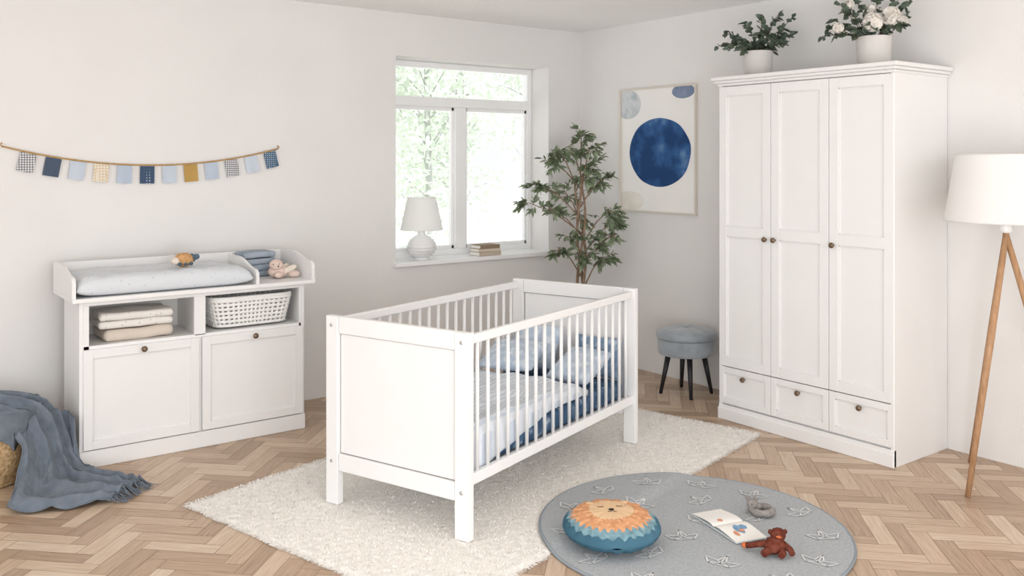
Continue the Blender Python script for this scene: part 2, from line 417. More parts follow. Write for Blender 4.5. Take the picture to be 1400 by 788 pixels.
bm=BM(); box(bm,tx0,tx1,ty0,ty1,.829,.850,.002); part(bm,'tray_board',dr,m_white,world=True)
def side_profile(x0,x1,ztop,zfront):
    bm=BM(); pts=[(ty0+.012,.8501),(ty1,.8501),(ty1,ztop)]
    pts+= [(ty0+.30,ztop)]
    for k in range(9):
        t=k/8; pts.append((ty0+.30-.25*t, zfront+(ztop-zfront)*(0.5+0.5*math.cos(math.pi*t))))
    for k in range(1,6):
        t=k/5*math.pi/2; pts.append((ty0+.05-.04*math.sin(t),zfront-.04+.04*math.cos(t)))
    a=[bm.verts.new((x0,y,z)) for y,z in pts]; b_=[bm.verts.new((x1,y,z)) for y,z in pts]
    bm.faces.new(a); bm.faces.new(b_[::-1])
    for i in range(len(pts)):
        j=(i+1)%len(pts); bm.faces.new((a[j],a[i],b_[i],b_[j]))
    bmesh.ops.recalc_face_normals(bm,faces=bm.faces)
    return bm
part(side_profile(tx0,tx0+.018,.995,.955),'tray_side',dr,m_white,world=True)
part(side_profile(tx1-.018,tx1,.995,.955),'tray_side',dr,m_white,world=True)
part(side_profile(-2.875,-2.858,.980,.93),'tray_divider',dr,m_white,world=True)
bm=BM(); box(bm,tx0+.018,tx1-.018,ty1-.018,ty1,.8501,.990,.002); part(bm,'tray_back',dr,m_white,world=True)

# changing pad
m_pad=dots('changing_pad_cotton',(216,220,224),(194,202,211),scale=26,size=0.11,rand=1.0,bump=0.15)
bm=BM()
def padf(u,v):
    x=2*u-1;y=2*v-1
    e=(max(0,1-abs(x)**9)*max(0,1-abs(y)**7))**.5
    dip=.022*math.exp(-(y*1.6)**2)*(1-abs(x)**4)
    w=noise.noise(Vector((x*5,y*3,1)))*.010+noise.noise(Vector((x*14,y*9,4)))*.007
    return (-3.335+x*.448,-.368+y*.222,.885+(.078-dip+w)*e)
grid(bm,padf,70,44)
grid(bm,lambda u,v:(padf(1-u,v)[0],padf(1-u,v)[1],.885-.034*(max(0,1-abs(1-2*u)**9)*max(0,1-abs(2*v-1)**9))**.5),70,44)
bmesh.ops.remove_doubles(bm,verts=bm.verts,dist=.0008)
top(bm,'changing_pad',m_pad,'puffy pale grey-blue changing pad lying in the tray','changing pad')
m_must=M('mustard_plush',(206,160,112),0.95,0.1,var=14,vscale=60,bump=.5,bscale=200)
m_teal=M('teal_plush',(92,110,124),0.95,0.1,var=12,vscale=60,bump=.4,bscale=200)
m_creamp=M('cream_plush',(232,220,206),0.95,0.1,var=8,vscale=60,bump=.4,bscale=200)
m_eye=M('stitched_eye',(40,34,34),0.5,.3,var=3)
bm=BM(); px,py,pz=-3.20,-.36,.987
sphere(bm,(px,py,pz),(.054,.045,.038),0,amp=.08); sphere(bm,(px-.045,py-.01,pz-.004),(.024,.03,.022),2)
sphere(bm,(px+.045,py+.005,pz+.006),(.026,.024,.024),1); sphere(bm,(px+.072,py+.0,pz+.012),(.016,.01,.016),1)
for a in (-.03,0,.03): sphere(bm,(px+a,py-.035,pz-.020),(.012,.012,.01),1,seg=10)
sphere(bm,(px-.062,py-.016,pz+.003),.004,3,seg=8)
top(bm,'plush_toy',[m_must,m_teal,m_creamp,m_eye],'small mustard and teal plush fish on the changing pad','soft toy')
m_bluecush=blots('slate_muslin',[(164,174,186),(144,156,170)],scale=9,bump=.3)
def folded(x,y,z,w,d,h,layers,seed,rd=.44):
    bm=BM(); lh=h/layers
    for i in range(layers):
        t=BM(); box(t,-w/2+U(0,.008),w/2-U(0,.008),-d/2+U(0,.008),d/2,i*lh,(i+1)*lh-.001,lh*rd,seg=4,smooth=True)
        bmesh.ops.subdivide_edges(t,edges=[e for e in t.edges if e.calc_length()>.08],cuts=8,use_grid_fill=True)
        for v in t.verts: v.co.z=max(0,v.co.z+.009*noise.noise(Vector((v.co.x*9+seed,v.co.y*9,i))))
        merge(bm,t,T(x,y,z)@RZ(seed),smooth=True)
    return bm
top(folded(-2.738,-.225,.8515,.205,.15,.145,4,2,.36),'folded_muslin',m_bluecush,'folded slate blue muslin cloth in the tray compartment','cloth')
m_peach=M('peach_plush',(228,206,194),0.95,0.1,var=8,vscale=50,bump=.5,bscale=220)
bm=BM(); c=Vector((-2.67,-.40,.887))
sphere(bm,c,(.062,.046,.036),0,amp=.05); sphere(bm,c+Vector((-.022,-.02,.042)),(.04,.036,.032),0)
for s in (-1,1):
    sphere(bm,c+Vector((s*.045+.03,-.045,-.014)),(.034,.02,.02),0,rot=RZ(-30*s))
    sphere(bm,c+Vector((.05,s*.04,.014)),(.045,.016,.018),1,rot=RZ(25*s)@RY(-25))
    sphere(bm,c+Vector((-.036+.018*s,-.053,.049)),.0035,2,seg=8)
sphere(bm,c+Vector((-.024,-.056,.037)),(.005,.004,.004),2,seg=8)
top(bm,'plush_toy',[m_peach,m_creamp,m_eye],'peach-coloured plush bunny slumped in the tray compartment','soft toy')
m_bl1=dots('cream_spotted_blanket',(232,228,222),(194,189,183),scale=38,size=.13,rand=.8)
m_bl2=M('beige_blanket',(212,200,187),0.95,.1,var=6,bump=.4,bscale=140)
top(folded(-3.468,-.395,.6065,.355,.25,.062,1,1.5),'folded_blanket',m_bl2,'folded beige knitted blanket on the open shelf','blanket',group='folded blankets on the shelf')
top(folded(-3.480,-.40,.673,.37,.25,.080,2,-2.5),'folded_blanket',m_bl1,'folded cream blanket with small spots on top of another','blanket',group='folded blankets on the shelf')
m_basket=M('white_woven_plastic',(240,239,236),0.6,.3,var=3)
bm=BM()
def rr(t,w,d,r=0):
    a=2*math.pi*t; ca,sa=math.cos(a),math.sin(a); n=6.0
    k=(abs(ca)**n+abs(sa)**n)**(-1/n); return (k*ca*w/2,k*sa*d/2)
bcx,bcy,bz=-2.866,-.385,.6165
def wl(h): return .40+.065*h/.15, .25+.045*h/.15
hs=[.008,.031,.054,.077,.100,.123]
for i,h in enumerate(hs):
    w,d=wl(h); n=120
    P=[]
    for k in range(n):
        q=rr(k/n,w,d); wob=.001*(1 if (k//2+i)%2 else -1)
        l=math.hypot(*q); P.append((bcx+q[0]*(1+wob/l),bcy+q[1]*(1+wob/l),bz+h))
    tube(bm,P,.0092,6,closed=True)
for k in range(60):
    t=(k+.5)/60; P=[]
    for h in (.003,.05,.1,.148):
        w,d=wl(h); q=rr(t,w,d); P.append((bcx+q[0],bcy+q[1],bz+h))
    tube(bm,P,.0082,5)
w,d=wl(.15)
for hh in (.145,.158): tube(bm,[(bcx+rr(k/64,w,d)[0],bcy+rr(k/64,w,d)[1],bz+hh) for k in range(64)],.010,8,closed=True)
w,d=wl(0); grid(bm,lambda u,v:(bcx+rr(u,w*v,d*v)[0],bcy+rr(u,w*v,d*v)[1],bz+.004),40,4,wu=True)
top(bm,'storage_basket',m_basket,'white woven storage basket on the open shelf','basket')

# ================================================================= GARLAND
gx0,gx1=-4.027,-2.518
def gz(x):
    t=(x-gx0)/(gx1-gx0); return 1.597-.40*t*(1-t)+.004
gr=root('bunting_garland','fabric bunting of blue, mustard and patterned pennants on a hemp rope','garland',(-3.27,-.004,1.40))
bm=BM(); tube(bm,[(gx0+(gx1-gx0)*i/40,-.016,gz(gx0+(gx1-gx0)*i/40)+.004) for i in range(41)],.0046,6)
for gx,s in ((gx0,-1),(gx1,1)):
    tube(bm,[(gx,-.016,gz(gx)),(gx+s*.012,-.014,gz(gx)+.014),(gx+s*.004,-.012,gz(gx)+.024)],.003,6)
    tube(bm,[(gx+s*.004,-.02,gz(gx)+.02),(gx+s*.004,-.0,gz(gx)+.02)],.003,6)
part(bm,'rope',gr,m_string,world=True)
pm={'bw':checks('pennant_monochrome_check',(222,220,220),(116,118,126),110,(0,.785,0)),
'navy':M('pennant_navy',(82,94,111),.9,.1,var=4),'lb':M('pennant_light_blue',(186,198,213),.9,.1,var=5),
'be':checks('pennant_beige_check',(232,225,213),(216,195,164),90,(0,.785,0)),
'nd':dots('pennant_navy_dots',(68,86,112),(212,218,224),scale=62,size=.22),
'mu':M('pennant_mustard',(186,152,90),.9,.1,var=6),
'lb2':M('pennant_pale_blue',(198,207,219),.9,.1,var=5),
'td':dots('pennant_teal_dots',(80,106,130),(196,208,220),scale=80,size=.22)}
seq=['bw','navy','lb2','be','lb','nd','lb2','mu','lb','bw','lb2','td']
lab={'bw':'black and white patterned pennant','navy':'plain navy pennant','lb':'plain light blue pennant','lb2':'pale blue pennant','be':'beige patterned pennant','nd':'navy pennant with white dots','mu':'plain mustard pennant','td':'teal pennant with small dots'}
for i,k in enumerate(seq):
    cx=-3.905+i*(1.335/11); tilt=math.atan((gz(cx+.04)-gz(cx-.04))/.08)
    bm=BM(); w_,h_=.080,.100; ph=U(0,6)
    grid(bm,lambda u,v:((u-.5)*w_,-.004-.003*math.sin(u*7+ph)*v,-h_*v),8,6,mat=T(cx,-.012,gz(cx)-.002)@Matrix.Rotation(-tilt,4,'Y'))
    part(bm,'pennant',gr,pm[k],lab[k],world=True)

# ================================================================= FRAMED ART
m_artframe=M('art_frame_pale_wood',(222,214,202),.5,.3,var=5)
m_paper=M('art_paper',(243,241,238),.9,.1,var=2,bump=.1,bscale=200)
m_blue=blots('ink_blue_wash',[(36,68,114),(56,96,148),(116,150,188)],scale=5,bump=0,pos=[.42,.54,.70],detail=12)
m_gwash=blots('grey_blue_wash',[(180,190,196),(214,217,219),(192,200,204)],scale=7,bump=0,detail=8)
m_b2wash=blots('slate_blue_wash',[(106,122,152),(146,158,180)],scale=9,bump=0,detail=8)
m_bewash=blots('beige_wash',[(226,220,210),(238,233,225)],scale=8,bump=0,detail=6)
ay0,ay1,az0,az1=-1.221,-.474,1.157,2.06
ar=root('framed_picture','framed abstract watercolour print with a large blue circle','picture',(-.012,(ay0+ay1)/2,az0))
bm=BM()
box(bm,-.026,-.0,ay0,ay0+.010,az0,az1,.001); box(bm,-.026,-.0,ay1-.010,ay1,az0,az1,.001)
box(bm,-.026,-.0,ay0+.010,ay1-.010,az0,az0+.010,.001); box(bm,-.026,-.0,ay0+.010,ay1-.010,az1-.010,az1,.001)
part(bm,'frame',ar,m_artframe,world=True)
bm=BM(); box(bm,-.012,-.003,ay0+.010,ay1-.010,az0+.010,az1-.010,0)
def disc(cy,cz,ry,rz,mi,x,seed):
    vs=[]
    for k in range(90):
        a=2*math.pi*k/90; w=1+.025*noise.noise(Vector((math.cos(a)*2,math.sin(a)*2,seed)))
        vs.append(bm.verts.new((x,min(max(cy+ry*w*math.cos(a),ay0+.011),ay1-.011),min(max(cz+rz*w*math.sin(a),az0+.011),az1-.011))))
    f=bm.faces.new(vs); f.material_index=mi
disc(-.871,1.590,.300,.247,1,-.0135,1)
disc(-.56,1.945,.128,.105,2,-.013,2)
disc(-1.10,2.015,.105,.050,3,-.013,3)
disc(-.57,1.235,.15,.07,4,-.013,4)
part(bm,'print',ar,[m_paper,m_blue,m_gwash,m_b2wash,m_bewash],world=True)

# ================================================================= STOOL
sx,sy=-.25,-1.342
st=root('pouf_stool','round grey-blue velvet storage stool with black splayed legs','stool',(sx,sy,0))
bm=BM(); lathe(bm,[(0,.262),(.172,.262),(.182,.268),(.186,.29),(.186,.356),(.182,.364),(.176,.366),(0,.366)],(sx,sy,0),48); part(bm,'body',st,m_velvet,world=True)
bm=BM()
def lidf(u,v):
    a=2*math.pi*u; r=.192*v; h=.366
    tuft=.014*math.exp(-(r/.02)**2)
    q=.004*abs(math.sin(a*4))*min(1,r/.05)*math.exp(-(r/.13)**4)
    z=.440-.022*(r/.192)**6-.006*(r/.19)**2-tuft-(.004-q)
    return (sx+r*math.cos(a),sy+r*math.sin(a),z)
grid(bm,lidf,48,20,wu=True)
lathe(bm,[(.192,.4085),(.196,.400),(.196,.378),(.191,.369),(0.0,.367)],(sx,sy,0),48)
bmesh.ops.remove_doubles(bm,verts=bm.verts,dist=.0005)
part(bm,'lid',st,m_velvet,world=True)
bm=BM(); sphere(bm,(sx,sy,.424),(.014,.014,.007),0,seg=12); part(bm,'button',st,m_velvet,world=True)
for k in range(4):
    a=math.radians(45+90*k+8); bm=BM()
    tube(bm,[(sx+.115*math.cos(a),sy+.115*math.sin(a),.262),(sx+.168*math.cos(a),sy+.168*math.sin(a),0.0)],[.019,.011],14)
    part(bm,'leg',st,m_black,'black tapered leg',world=True)

# ================================================================= FLOOR LAMP
lx,ly=-.304,-3.397
fl=root('floor_lamp','tripod floor lamp with slim oak legs and white drum shade','floor lamp',(lx,ly,0))
Cxy=lambda X,Y:(.8*X+.6*Y,-.6*X+.8*Y)
top_z=1.30
for k,(X,Y) in enumerate(((-.263,-.163),(.273,-.146),(-.010,.309))):
    ox,oy=Cxy(X,Y); bm=BM()
    tx,ty=-ox*.10,-oy*.10
    tube(bm,[(lx+ox,ly+oy,0),(lx+ox*.45+tx*.55,ly+oy*.45+ty*.55,top_z*.55),(lx+tx,ly+ty,top_z)],[.0125,.0165,.013],14)
    part(bm,'leg',fl,m_oak,'slim oak leg',world=True)
bm=BM(); lathe(bm,[(0,1.19),(.022,1.19),(.026,1.20),(.026,1.225),(.018,1.235),(.018,1.30),(0,1.30)],(lx,ly,0),20)
lathe(bm,[(0,1.30),(.03,1.33),(.034,1.37),(.026,1.40),(0,1.42)],(lx,ly,0),20); part(bm,'lamp_socket',fl,m_ceramic,world=True)
bm=BM()
for k in range(3):
    a=2*math.pi*k/3; tube(bm,[(lx,ly,1.50),(lx+.212*math.cos(a),ly+.212*math.sin(a),1.55)],.003,6)
tube(bm,[(lx,ly,1.3),(lx,ly,1.50)],.006,8)
part(bm,'shade_carrier',fl,m_screw,world=True)
bm=BM(); lathe(bm,[(.2675,1.242),(.2155,1.562)],(lx,ly,0),72)
for r_,z_ in ((.2675,1.245),(.2155,1.559)): tube(bm,[(lx+r_*math.cos(2*math.pi*k/72),ly+r_*math.sin(2*math.pi*k/72),z_) for k in range(72)],.0028,6,closed=True)
part(bm,'lamp_shade',fl,m_shade,'white conical drum shade',world=True)

# ================================================================= TABLE LAMP
qx,qy=-1.428,.055
tlp=root('table_lamp','small table lamp with white ribbed ceramic base on the window sill','table lamp',(qx,qy,.835))
bm=BM()
prof=[(0,.835),(.055,.835),(.058,.842),(.05,.855)]
for i in range(22):
    t=i/21; z=.855+.145*t; r=.052+.052*math.sin(math.pi*min(1,t*1.02))**.8+.0035*math.sin(t*40)
    prof.append((r,z))
prof+= [(.032,1.008),(.026,1.03),(.030,1.045),(0,1.046)]
lathe(bm,prof,(qx,qy,0),40); part(bm,'lamp_base',tlp,m_ceramic,world=True)
bm=BM(); lathe(bm,[(.151,1.045),(.100,1.272)],(qx,qy,0),48)
for r_,z_ in ((.151,1.047),(.100,1.270)): tube(bm,[(qx+r_*math.cos(2*math.pi*k/48),qy+r_*math.sin(2*math.pi*k/48),z_) for k in range(48)],.002,6,closed=True)
part(bm,'lamp_shade',tlp,m_shade_s,'off-white fabric shade',world=True)
bm=BM(); tube(bm,[(qx,qy,1.046),(qx,qy,1.25)],.005,8)
for k in range(3):
    a=2*math.pi*k/3; tube(bm,[(qx,qy,1.25),(qx+.1*math.cos(a),qy+.1*math.sin(a),1.265)],.002,5)
part(bm,'shade_carrier',tlp,m_screw,world=True)
bk=[((196,182,164),.20,.13,.028,2),((214,200,182),.19,.125,.022,-3),((150,130,108),.185,.12,.026,4),]
z=.8355
for i,(col,w,d,h,rz) in enumerate(bk):
    cov=M('book_cover_%s'%['tan','sand','brown'][i],col,.7,.2,var=6)
    r_=root('book','small hardback book with %s cover stacked on the window sill'%['light tan','sand','brown'][i],'book',(-.885,.05,z),rz,group='books on the window sill')
    bm=BM(); box(bm,-w/2,w/2,-d/2,d/2,0,.003,.001); box(bm,-w/2,w/2,-d/2,d/2,h-.003,h,.001); box(bm,-w/2,w/2,-d/2,-d/2+.004,.003,h-.003,.001)
    part(bm,'cover',r_,cov)
    bm=BM(); box(bm,-w/2+.004,w/2-.004,-d/2+.004,d/2-.004,.003,h-.003,0); part(bm,'pages',r_,m_pages)
    z+=h+.0005

# ================================================================= FICUS
fx,fy=-.45,-.50
fr_=root('ficus_tree','potted artificial ficus tree with twisted slender trunks','potted tree',(fx,fy,0))
bm=BM(); lathe(bm,[(0,0),(.11,0),(.13,.02),(.155,.26),(.165,.27),(.165,.285),(.148,.285),(.143,.25),(0,.245)],(fx,fy,0),32); part(bm,'pot',fr_,m_pot,world=True)
bm=BM(); lathe(bm,[(.142,.247),(.07,.256),(0,.258)],(fx,fy,0),24); part(bm,'soil',fr_,m_soil,world=True)
def cam2room(h,dep): return (fx+.8*h+.6*dep, fy-.6*h+.8*dep)
bm=BM()
def trunkpt(k,t):
    a=2.1*k+t*7; r=.024*(1-.4*t)+.02*t
    dx=.02*math.sin(t*3)
    return Vector((fx+r*math.cos(a)+dx*.8,fy+r*math.sin(a)-dx*.6,.25+1.15*t))
for k in range(3):
    tube(bm,[trunkpt(k,i/16) for i in range(17)],[.0135-.007*i/16 for i in range(17)],8)
lb=BM()
clusters=[(.02,1.73,.02,105),(-.06,1.63,.06,70),(-.15,1.60,-.02,100),(.10,1.52,.03,90),(-.21,1.53,.02,100),(.02,1.42,-.05,90),(.18,1.40,.05,105),
 (-.28,1.36,0,125),(-.10,1.31,.06,75),(-.34,1.22,.05,105),(-.21,1.19,-.05,90),(.21,1.17,-.04,105),(.05,1.14,.06,45),(.27,1.10,.04,100),(-.06,.99,-.05,60),(-.14,.90,.02,90),
 (.24,1.0,-.05,110),(.12,.90,-.02,90),(.17,.83,.03,90),(.0,.86,-.08,75),(.08,1.63,-.05,70)]
for h,z,dep,n in clusters:
    x,y=cam2room(h,dep); e=Vector((x,y,z)); t=max(0.15,min(.98,(z-.25-.22)/1.15)); b0=trunkpt(random.randint(0,2),t)
    mid=(b0+e)/2+Vector((0,0,.03)); e2=e+(e-b0)*.12+Vector((0,0,-.02))
    P=[b0,mid,e,e2]; tube(bm,P,[.006,.0045,.003,.0015],5)
    twigs=[]
    for q in range(10):
        s=U(.4,1); p0=mid.lerp(e2,s); dd=Vector((U(-1,1),U(-1,1),U(-.4,.45))).normalized()*U(.05,.10)
        tube(bm,[p0,p0+dd],[.0018,.001],4); twigs.append((p0,p0+dd))
    for q in range(n):
        p0,p1=random.choice(twigs); s=U(.2,1); p=p0.lerp(p1,s)
        dirv=(p1-p0).normalized()+Vector((random.gauss(0,.5),random.gauss(0,.5),random.gauss(-.15,.35)))
        tip=p+dirv.normalized()*.07
        if tip.x>-.02 or tip.y>-.02 or p.x>-.02 or p.y>-.02: continue
        leaf(lb,p,dirv,(random.gauss(0,.6),random.gauss(0,.6),1),U(.044,.068),U(.019,.028))
part(bm,'trunk',fr_,m_bark,world=True)
part(lb,'foliage',fr_,m_leaf,world=True)

# ================================================================= POTTED ARRANGEMENTS ON WARDROBE
def arrangement(x,y,r,h,name,label,spread,flowers):
    r_=root(name,label,'potted plant',(x,y,TOPZ))
    bm=BM(); lathe(bm,[(0,0),(r*.86,0),(r*.9,.006),(r,h*.97),(r*.99,h),(r*.93,h),(r*.9,h*.85),(0,h*.84)],seg=36); part(bm,'pot',r_,m_pot,'matte off-white ceramic pot')
    bm=BM(); lb=BM()
    for s in spread:
        hx,hz,dep=s
        X=(.8*hx+.6*dep,-.6*hx+.8*dep)
        b0=Vector((X[0]*.15,X[1]*.15,h*.84)); e=Vector((X[0],X[1],hz)); mid=b0.lerp(e,.5)+Vector((U(-.03,.03),U(-.03,.03),.05+U(-.02,.03)))
        P=[]
        for i in range(9):
            t=i/8; P.append(b0*(1-t)**2+mid*2*t*(1-t)+e*t*t)
        tube(bm,P,[.0028-.0018*i/8 for i in range(9)],5)
        for i in range(2,9):
            for sd in (-1,1,0):
                if R()<.15: continue
                d=(P[i]-P[i-1]).normalized(); side=d.cross(Vector((U(-.7,.7),U(-.7,.7),1))).normalized()*(sd if sd else .2)
                a=P[i].lerp(P[i-1],R()); dirv=side+d*U(.2,.9)+Vector((U(-.4,.4),U(-.4,.4),U(-.4,.5)))
                if (x+a.x+dirv.x*.04)>-.01: continue
                leaf(lb,a,dirv,(U(-1,1),U(-1,1),.8),U(.032,.056),U(.026,.046),droop=.2)
    part(bm,'stem',r_,m_stem); part(lb,'foliage',r_,m_leaf2)
    for hx,hz,dep,fr in flowers:
        c=Vector((.8*hx+.6*dep,-.6*hx+.8*dep,hz)); bm=BM()
        sphere(bm,c,fr*.66,0,seg=14,amp=.2,fr=3)
        for q in range(60):
            dv=Vector((random.gauss(0,1),random.gauss(0,1),random.gauss(.2,1))).normalized()
            tang=dv.cross(Vector((U(-1,1),U(-1,1),U(-1,1)))).normalized()
            leaf(bm,c+dv*fr*.62-tang*fr*.35,tang+dv*.28,dv,fr*.85,fr*.95,droop=0)
        tube(bm,[c,(c.x*.3,c.y*.3,h*.84)],.002,5,mi=1)
        part(bm,'flower',r_,[m_petal,m_stem],'creamy white peony bloom')
arrangement(-.30,-1.96,.088,.16,'potted_eucalyptus','green eucalyptus bunch in an off-white pot atop the wardrobe',
 [(-.24,.19,0),(-.19,.27,.03),(-.12,.20,-.07),(-.08,.33,0),(0,.36,-.05),(.05,.30,.04),(.12,.38,0),(.20,.36,-.02),(.22,.27,0),(.14,.20,-.06),(.10,.17,.06),(-.02,.25,-.1),(-.2,.17,-.08),(.06,.24,-.09),(.17,.31,.04),(-.05,.21,.05),(-.15,.24,.0),(.02,.2,.03)],[])
arrangement(-.30,-2.715,.092,.165,'potted_peonies','white peonies and eucalyptus in an off-white pot atop the wardrobe',
 [(-.29,.16,-.02),(-.24,.22,.03),(-.16,.30,0),(-.20,.34,-.03),(-.08,.36,.04),(.02,.38,0),(.10,.36,-.04),(.18,.34,.02),(.22,.38,0),(.14,.22,-.06),(-.05,.22,-.09),(.1,.27,.07),(-.14,.20,-.08),(.2,.28,.05),(-.2,.26,.05)],
 [(-.03,.235,-.06,.055),(.07,.27,-.05,.055),(-.20,.21,-.03,.032),(-.13,.34,0,.028),(.15,.25,0,.035),(.0,.31,.03,.04)])

# ================================================================= SHAG RUG
ra=14.4; rc=Vector((-3.486,-1.344,0)); RL,RW=2.58,1.55
e1=Vector((math.cos(math.radians(ra)),math.sin(math.radians(ra)),0)); e2=Vector((e1.y,-e1.x,0))
RRC=Vector((-1.897,-2.873,0)); RRR=.63
def shag_xy(u,v):
    wob=.012*noise.noise(Vector((u*8,v*8,3)))
    return rc+e1*(u*RL+wob)+e2*(v*RW+wob)
def in_round(p,m=0): return (Vector((p.x,p.y,0))-RRC).length<RRR+m
bm=BM()
nu,nv=300,180
def sf(u,v):
    p=shag_xy(u,v); ed=min(u*RL,(1-u)*RL,v*RW,(1-v)*RW); k=min(1,ed/.012)
    z=.010+.0035*noise.noise(p*36)+.0025*noise.noise(p*95)
    if in_round(p,.01): z=.006
    return (p.x+.004*noise.noise(p*60),p.y+.004*noise.noise(p*60+Vector((9,9,9))),max(.001,z*k+.001))
grid(bm,sf,nu,nv)
for i in range(64000):
    if i<58000: u,v=R(),R(); out=0
    else:
        s=random.randint(0,3); q=R(); u,v=[(q,0),(q,1),(0,q),(1,q)][s]; out=1
    p=shag_xy(u,v)
    if in_round(p,.02): continue
    a=U(0,6.28); d=Vector((math.cos(a),math.sin(a),0)); s_=Vector((-d.y,d.x,0))*.0019
    if out: 
        oc=(e1*((u>.5)*2-1)*(u in(0,1)) + e2*((v>.5)*2-1)*(v in (0,1))); d=(d*.5+oc).normalized()
        p0=p+Vector((0,0,.007)); p1=p+d*U(.01,.028)+Vector((0,0,.004)); 
    else:
        p0=p+Vector((0,0,.008)); p1=p+d*U(.008,.013)+Vector((0,0,U(.012,.017)))
    f=bm.faces.new([bm.verts.new(p0-s_),bm.verts.new(p0+s_),bm.verts.new(p1+s_*.6),bm.verts.new(p1-s_*.6)]); f.smooth=False
top(bm,'shag_rug',m_cream,'cream long-pile shag rug under the crib','rug')

# ================================================================= ROUND RUG
def rz_at(p):
    d=Vector((p[0],p[1],0))-rc; s=RW-d.dot(e2); t=max(0,min(1,(s+.05)/.09)); t=t*t*(3-2*t)
    return .011+.012*t
bm=BM()
def rrf(u,v):
    a=2*math.pi*u; r=RRR*v; x=RRC.x+r*math.cos(a); y=RRC.y+r*math.sin(a)
    return (x,y,rz_at((x,y))+.0015*noise.noise(Vector((x*90,y*90,0))))
grid(bm,rrf,180,70,wu=True)
tube(bm,[(RRC.x+RRR*math.cos(2*math.pi*k/120),RRC.y+RRR*math.sin(2*math.pi*k/120),rz_at((RRC.x+RRR*math.cos(2*math.pi*k/120),RRC.y+RRR*math.sin(2*math.pi*k/120)))-.004) for k in range(120)],.006,8,mi=1,closed=True)
def stroke(pts,w,cx,cy,rot,sc,mi):
    c,s=math.cos(rot),math.sin(rot)
    for (x0,y0),(x1,y1) in zip(pts[:-1],pts[1:]):
        n=5
        dx,dy=x1-x0,y1-y0; L=math.hypot(dx,dy)
        if L<1e-6: continue
        nx,ny=-dy/L*w/sc,dx/L*w/sc; prev=None
        for i in range(n+1):
            t=i/n; q=[]
            for sg in (-1,1):
                X=(x0+dx*t+nx*sg)*sc; Y=(y0+dy*t+ny*sg)*sc
                gx,gy=cx+c*X-s*Y,cy+s*X+c*Y
                q.append(bm.verts.new((gx,gy,rz_at((gx,gy))+.0032)))
            if prev: 
                f=bm.faces.new((prev[0],q[0],q[1],prev[1])); f.material_index=mi
            prev=q
boat=[[(-1,.15),(-.6,-.5),(.6,-.5),(1,.15),(.25,-.02),(0,.75),(-.25,-.02),(-1,.15)],[(-.25,-.02),(0,-.22),(.25,-.02)],[(0,.75),(0,-.22)],[(-.6,-.5),(0,-.22),(.6,-.5)]]
camrot=math.radians(-36.87)
k=0
for ring,(rad,cnt) in enumerate(((.10,2),(.32,7),(.52,13))):
    for i in range(cnt):
        a=2*math.pi*(i+.37*ring)/cnt+.3; k+=1
        cx,cy=RRC.x+rad*math.cos(a),RRC.y+rad*math.sin(a)
        for pl in boat: stroke(pl,.0028,cx,cy,camrot+(.7 if k%3==0 else -.6 if k%3==1 else .1),.070,2)
top(bm,'round_rug',[m_greyrug,m_greyrug_b,m_chalk],'round grey-blue rug with white paper boat outlines','rug')

# ================================================================= CRIB
crib=root('crib','white wooden baby crib with slatted sides and panelled ends','crib',(-2.724,-2.445,.014),19.6)
CL,CW,CHh=1.54,.785,.83
for xa in (0,CL-.036):
    for ya in (0,CW-.07):
        bm=BM(); box(bm,xa,xa+.036,ya,ya+.07,0,CHh,.003,seg=2)
        for zz in (.19,.79):
            xo=xa-.001 if xa==0 else xa+.036
            t=BM(); lathe(t,[(0,-.0015),(.008,-.0015),(.008,.0015),(0,.0015)],seg=12,mat=T(xo,ya+.035,zz)@RY(90)); merge(bm,t,mi=1)
        part(bm,'leg',crib,[m_white,m_screw])
    bm=BM(); 
    box(bm,xa+.004,xa+.032,.0715,CW-.0715,CHh-.075,CHh,.003); box(bm,xa+.004,xa+.032,.0715,CW-.0715,.15,.225,.003)
    # inset field with a thin groove around it, shade painted by a darker backing
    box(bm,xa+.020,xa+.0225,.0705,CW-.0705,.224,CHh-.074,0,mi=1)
    box(bm,xa+.016,xa+.0265,.0745,CW-.0745,.2285,CHh-.0785,.002)
    part(bm,'end_panel',crib,[m_white,m_gap])
for ya in (.014,CW-.014-.026):
    bm=BM()
    box(bm,.036,CL-.036,ya,ya+.026,CHh-.052,CHh-.014,.006,seg=2); box(bm,.036,CL-.036,ya,ya+.026,.210,.256,.004,seg=2)
    n=19
    for i in range(n):
        x=.036+(CL-.072)*(i+.8)/(n+.6)
        tube(bm,[(x,ya+.013,.254),(x,ya+.013,CHh-.050)],.0085,10)
    part(bm,'side_rail',crib,m_white)
bm=BM(); box(bm,.036,CL-.036,.042,CW-.042,.222,.236,.001); part(bm,'bed_base',crib,m_white)
CM=MATS['crib']
m_sheet=blots('deep_blue_floral_sheet',[(60,86,116),(74,102,132),(100,124,150),(196,206,216)],scale=24,pos=[.35,.5,.60,.76])
m_duvet=stripes('pale_blue_striped_duvet',(224,229,235),(204,213,224),scale=11,axis='Y',width=.62)
m_pil=blots('light_blue_floral_cotton',[(182,197,214),(196,208,221),(216,223,230)],scale=26,pos=[.4,.54,.66])
m_pil2=blots('slate_blue_cotton',[(112,136,162),(134,155,178),(190,202,214)],scale=22,pos=[.4,.54,.68])
bm=BM(); box(bm,.045,CL-.045,.064,CW-.05,.2365,.335,.03,seg=4,smooth=True); bm.transform(CM)
top(bm,'mattress',m_sheet,'crib mattress with deep blue patterned sheet','mattress',rotz=19.6)
bm=BM()
